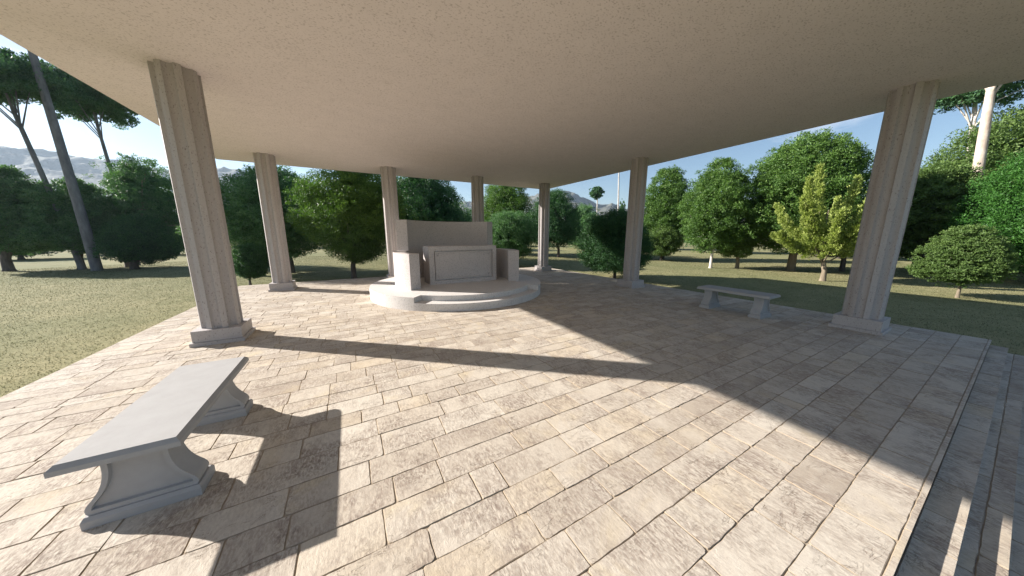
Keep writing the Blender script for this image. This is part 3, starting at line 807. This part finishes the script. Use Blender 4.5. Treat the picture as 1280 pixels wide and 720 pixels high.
# ---- behind
MT('round_tree', -1.62,3.72, 0.12,0.03, 0.53, 0.26,1.60, 'round', L_DARK, M_BARK_D, 'small dark round shrub tree close behind the pavement, between the two left columns', group=G2, seed=11, n=260, per=70, lsize=0.06, tr=0.035, lump=0.07)
MT('broadleaf_tree', -0.83,7.64, -0.40,-0.05, 2.35, 0.75,5.15, 'oval', L_COOL, M_BARK_D, 'wide green tree standing behind the second left column', group=G2, seed=12, n=560, per=95, lsize=0.11, tr=0.09, lump=0.2, clump=0.13)
MT('broadleaf_tree', 1.88,3.61, 0.26,0.0, 2.02, 0.74,4.75, 'vase', L_MID, M_BARK_D, 'big vase-shaped green tree with a short dark trunk left of the altar', group=G2, seed=13, n=640, per=110, lsize=0.085, tr=0.10, lump=0.10, clump=0.13)
MT('broadleaf_tree', 6.4,11.6, 0.0,0.0, 3.2, 0.5,6.9, 'oval', L_DARK, M_BARK_D, 'dark green tree rising above the high curved wall', group=G2, seed=14, n=520, per=90, lsize=0.13, tr=0.16, lump=0.16, clump=0.13)
MT('round_tree', 10.33,4.87, 0.03,0.0, 1.52, 0.40,3.30, 'round', L_COOL, M_BARK_D, 'rounded dense tree right behind the right end of the altar wall', group=G2, seed=15, n=460, per=90, lsize=0.08, tr=0.08, lump=0.06)
MT('broadleaf_tree', 15.9,14.2, -0.6,0.4, 2.7, 0.3,7.6, 'oval', L_MID, M_BARK_D, 'tall green tree behind the rounded tree beside the altar', group=G2, seed=16, n=420, per=85, lsize=0.14, tr=0.14)
MT('broadleaf_tree', 17.64,9.36, -0.36,0.29, 2.05, 0.86,5.65, 'egg', L_DARK, M_BARK_D, 'dark conical tree just right of the back corner column', group=G2, seed=17, n=520, per=85, lsize=0.11, tr=0.11, lump=0.07)
MT('broadleaf_tree', 30.95,19.6, -0.46,0.45, 2.7, 0.0,6.0, 'egg', L_COOL, M_BARK_D, 'pale green distant tree between the back corner column and the egg-shaped tree', group='distant trees', seed=18, n=300, per=60, lsize=0.2, tr=0.14)
MT('round_tree', 11.99,-1.80, -0.07,0.08, 1.38, 0.29,2.94, 'egg', L_DARK, M_BARK_D, 'dark egg-shaped tree close behind the column at the right', group=G2, seed=19, n=640, per=100, lsize=0.065, tr=0.06, lump=0.06)
MT('broadleaf_tree', 14.5,26.5, -0.8,0.3, 3.6, 0.2,6.4, 'oval', L_COOL, M_BARK_D, 'distant pale tree seen in the gap left of the column behind the altar', group='distant trees', seed=20, n=260, per=60, lsize=0.2, tr=0.16)
# ---- right
MT('broadleaf_tree', 23.54,3.60, -0.06,0.10, 1.75, 0.4,7.1, 'oval', L_MID, M_BARK_D, 'tall oval green tree just right of the column before the egg-shaped tree', group=G3, seed=21, n=460, per=90, lsize=0.13, tr=0.11, lump=0.10)
MT('round_tree', 22.3,2.9, -0.02,0.03, 1.20, 0.36,2.5, 'round', L_OLIVE, M_BARK_D, 'low olive round tree at the foot of the tall oval tree', group=G3, seed=22, n=240, per=70, lsize=0.10, tr=0.07, lump=0.1)
MT('birch_tree', 20.14,-1.66, -0.03,0.06, 1.65, 0.85,6.05, 'oval', L_MID, M_BARK_P, 'upright green tree on a slender white trunk', group=G3, seed=23, n=420, per=90, lsize=0.11, tr=0.075, lump=0.14)
MT('round_tree', 21.25,-2.52, -0.07,0.16, 0.92, 0.62,2.35, 'round', L_OLIVE, M_BARK_B, 'small olive tree with a brown trunk right of the white trunk', group=G3, seed=24, n=220, per=70, lsize=0.09, tr=0.09, lump=0.14)
MT('broadleaf_tree', 22.6,-4.45, -0.02,0.06, 2.62, 0.95,6.85, 'dome', L_MID, M_BARK_B, 'largest broad green tree with a stout trunk, behind the yellow-green conifer', group=G3, seed=25, n=800, per=100, lsize=0.12, tr=0.17, lump=0.12, clump=0.12)
MT('cypress_tree', 19.08,-6.57, -0.05,0.30, 1.40, 0.45,4.55, 'dome', L_YELLOW, M_BARK_B, 'yellow-green conifer with upswept plume branches on the right lawn', group=G3, seed=26, per=26, lsize=0.105, tr=0.085, style='cypress_arms', aspect=2.6)
MT('broadleaf_tree', 24.6,-5.9, -0.07,0.1, 1.2, 0.8,3.0, 'dome', L_DARK, M_BARK_D, 'dark tree in the shade behind the yellow-green conifer', group=G3, seed=27, n=220, per=70, lsize=0.12, tr=0.10)
MT('broadleaf_tree', 27.1,-7.9, 0.0,0.0, 1.75, 0.6,5.3, 'oval', L_OLIVE, M_BARK_D, 'dark tree just right of the big shaded column', group=G3, seed=28, n=420, per=85, lsize=0.13, tr=0.15)
MT('layered_tree', 18.01,-9.77, -0.01,0.11, 0.80, 0.42,2.24, 'dome', L_OLIVE, M_BARK_B, 'small layered dome-shaped tree standing alone on the right lawn', group=G3, seed=29, n=560, per=60, lsize=0.06, tr=0.035, style='layer', clump=0.13, lump=0.05)
MT('broadleaf_tree', 25.3,-11.15, 0.0,0.1, 2.1, 0.45,5.6, 'dome', L_BRIGHT, M_BARK_D, 'bright green dense tree at the right edge behind the small layered tree', group=G3, seed=30, n=620, per=100, lsize=0.10, tr=0.16, lump=0.08)
MT('broadleaf_tree', 32.0,-10.3, 0.0,0.6, 3.3, 0.3,8.4, 'dome', L_OLIVE, M_BARK_D, 'broad olive green tree below the two tall peeling trunks', group=G3, seed=31, n=520, per=90, lsize=0.15, tr=0.2)
MT('tall_pine', 31.74,-8.61, 0.05,0.70, 2.0, 8.5,10.8, 'dome', L_PINE, M_BARK_P, 'tall umbrella pine with a white trunk at the right', group='tall pines', seed=32, n=260, per=60, lsize=0.16, tr=0.14, style='umbrella')
MT('tall_pine', 28.77,-9.06, 0.05,0.65, 1.4, 9.4,12.0, 'dome', L_PINE, M_BARK_O, 'tall pine with a peeling orange trunk at the right', group='tall pines', seed=33, n=180, per=60, lsize=0.16, tr=0.20, style='umbrella')
MT('slender_palm', 44.43,31.58, -0.25,0.25, 1.2, 8.6,11.0, 'vase', L_PINE, M_BARK_P, 'tall thin tree with a small tuft crown in front of the mountains', group='distant trees', seed=34, n=110, per=50, lsize=0.25, tr=0.12, limbs=4)
MT('tall_pine', 39.62,22.07, -0.4,0.45, 1.6, 12.5,14.5, 'dome', L_PINE, M_BARK_P, 'very tall thin bare trunk left of the right back column, crown above the roof', group='tall pines', seed=35, n=120, per=50, lsize=0.2, tr=0.13, style='umbrella')
MT('cypress_tree', 43.9,24.7, -0.3,0.35, 0.75, 2.0,8.0, 'egg', L_COOL, M_BARK_D, 'slim distant tree beside the very tall thin trunk', group='distant trees', seed=36, n=130, per=50, lsize=0.2, tr=0.1)
# far belt behind everything, one by one
rf = random.Random(77)
belt = [(-34,46,2.2),(-27,52,2.6),(-12,50,2.4),(-5,44,2.3),(2,40,2.6),(9,42,2.5),(22,40,2.8),(27,33,2.4),(36,26,2.6),(38,14,2.6),(36,7,2.4),(42,1,3.0),(37,-3,2.4),(43,-8,3.0),(48,-15,3.2),(40,-16,2.6),(-40,36,2.6),(-30,30,2.2)]
sides = ['behind the far left tree', 'left of the umbrella pines', 'behind the low dark round tree', 'beyond the second left column', 'beyond the vase-shaped tree', 'beyond the altar wall', 'beyond the rounded tree by the altar', 'beyond the back corner column', 'beyond the egg-shaped tree', 'beyond the tall oval tree', 'beyond the white trunk', 'beyond the small olive tree', 'beyond the largest broad tree', 'beyond the yellow-green conifer', 'beyond the small layered tree', 'beyond the bright green tree', 'far off at the left end of the lawn', 'far off between the left trunks']
for i, ((bx, by, br), sd) in enumerate(zip(belt, sides)):
    MT('broadleaf_tree', bx, by, 0, 0, br, 0.6, br*rf.uniform(1.5, 2.1)+0.5, rf.choice(['dome', 'oval', 'round']), rf.choice([L_COOL, L_MID, L_DARK, L_OLIVE]), M_BARK_D,
       'far-off small green tree ' + sd, group='distant trees', seed=100+i, n=130, per=45, lsize=0.24, tr=0.13, limbs=4)

# ------------------------------------------------------------------ air
def haze():
    bm = bmesh.new(); bm_box(bm, -1740, 1740, -1740, 1740, GZ-1.2, MTOP+6)
    m, nt, out = new_mat('hazy_air')
    v = nt.nodes.new('ShaderNodeVolumePrincipled')
    v.inputs['Color'].default_value = (0.66, 0.82, 1.0, 1); v.inputs['Density'].default_value = 0.00022
    v.inputs['Anisotropy'].default_value = 0.35
    nt.links.new(v.outputs[0], out.inputs['Volume'])
    o = bm_obj('haze', bm, m); tag(o, kind='stuff')
haze()
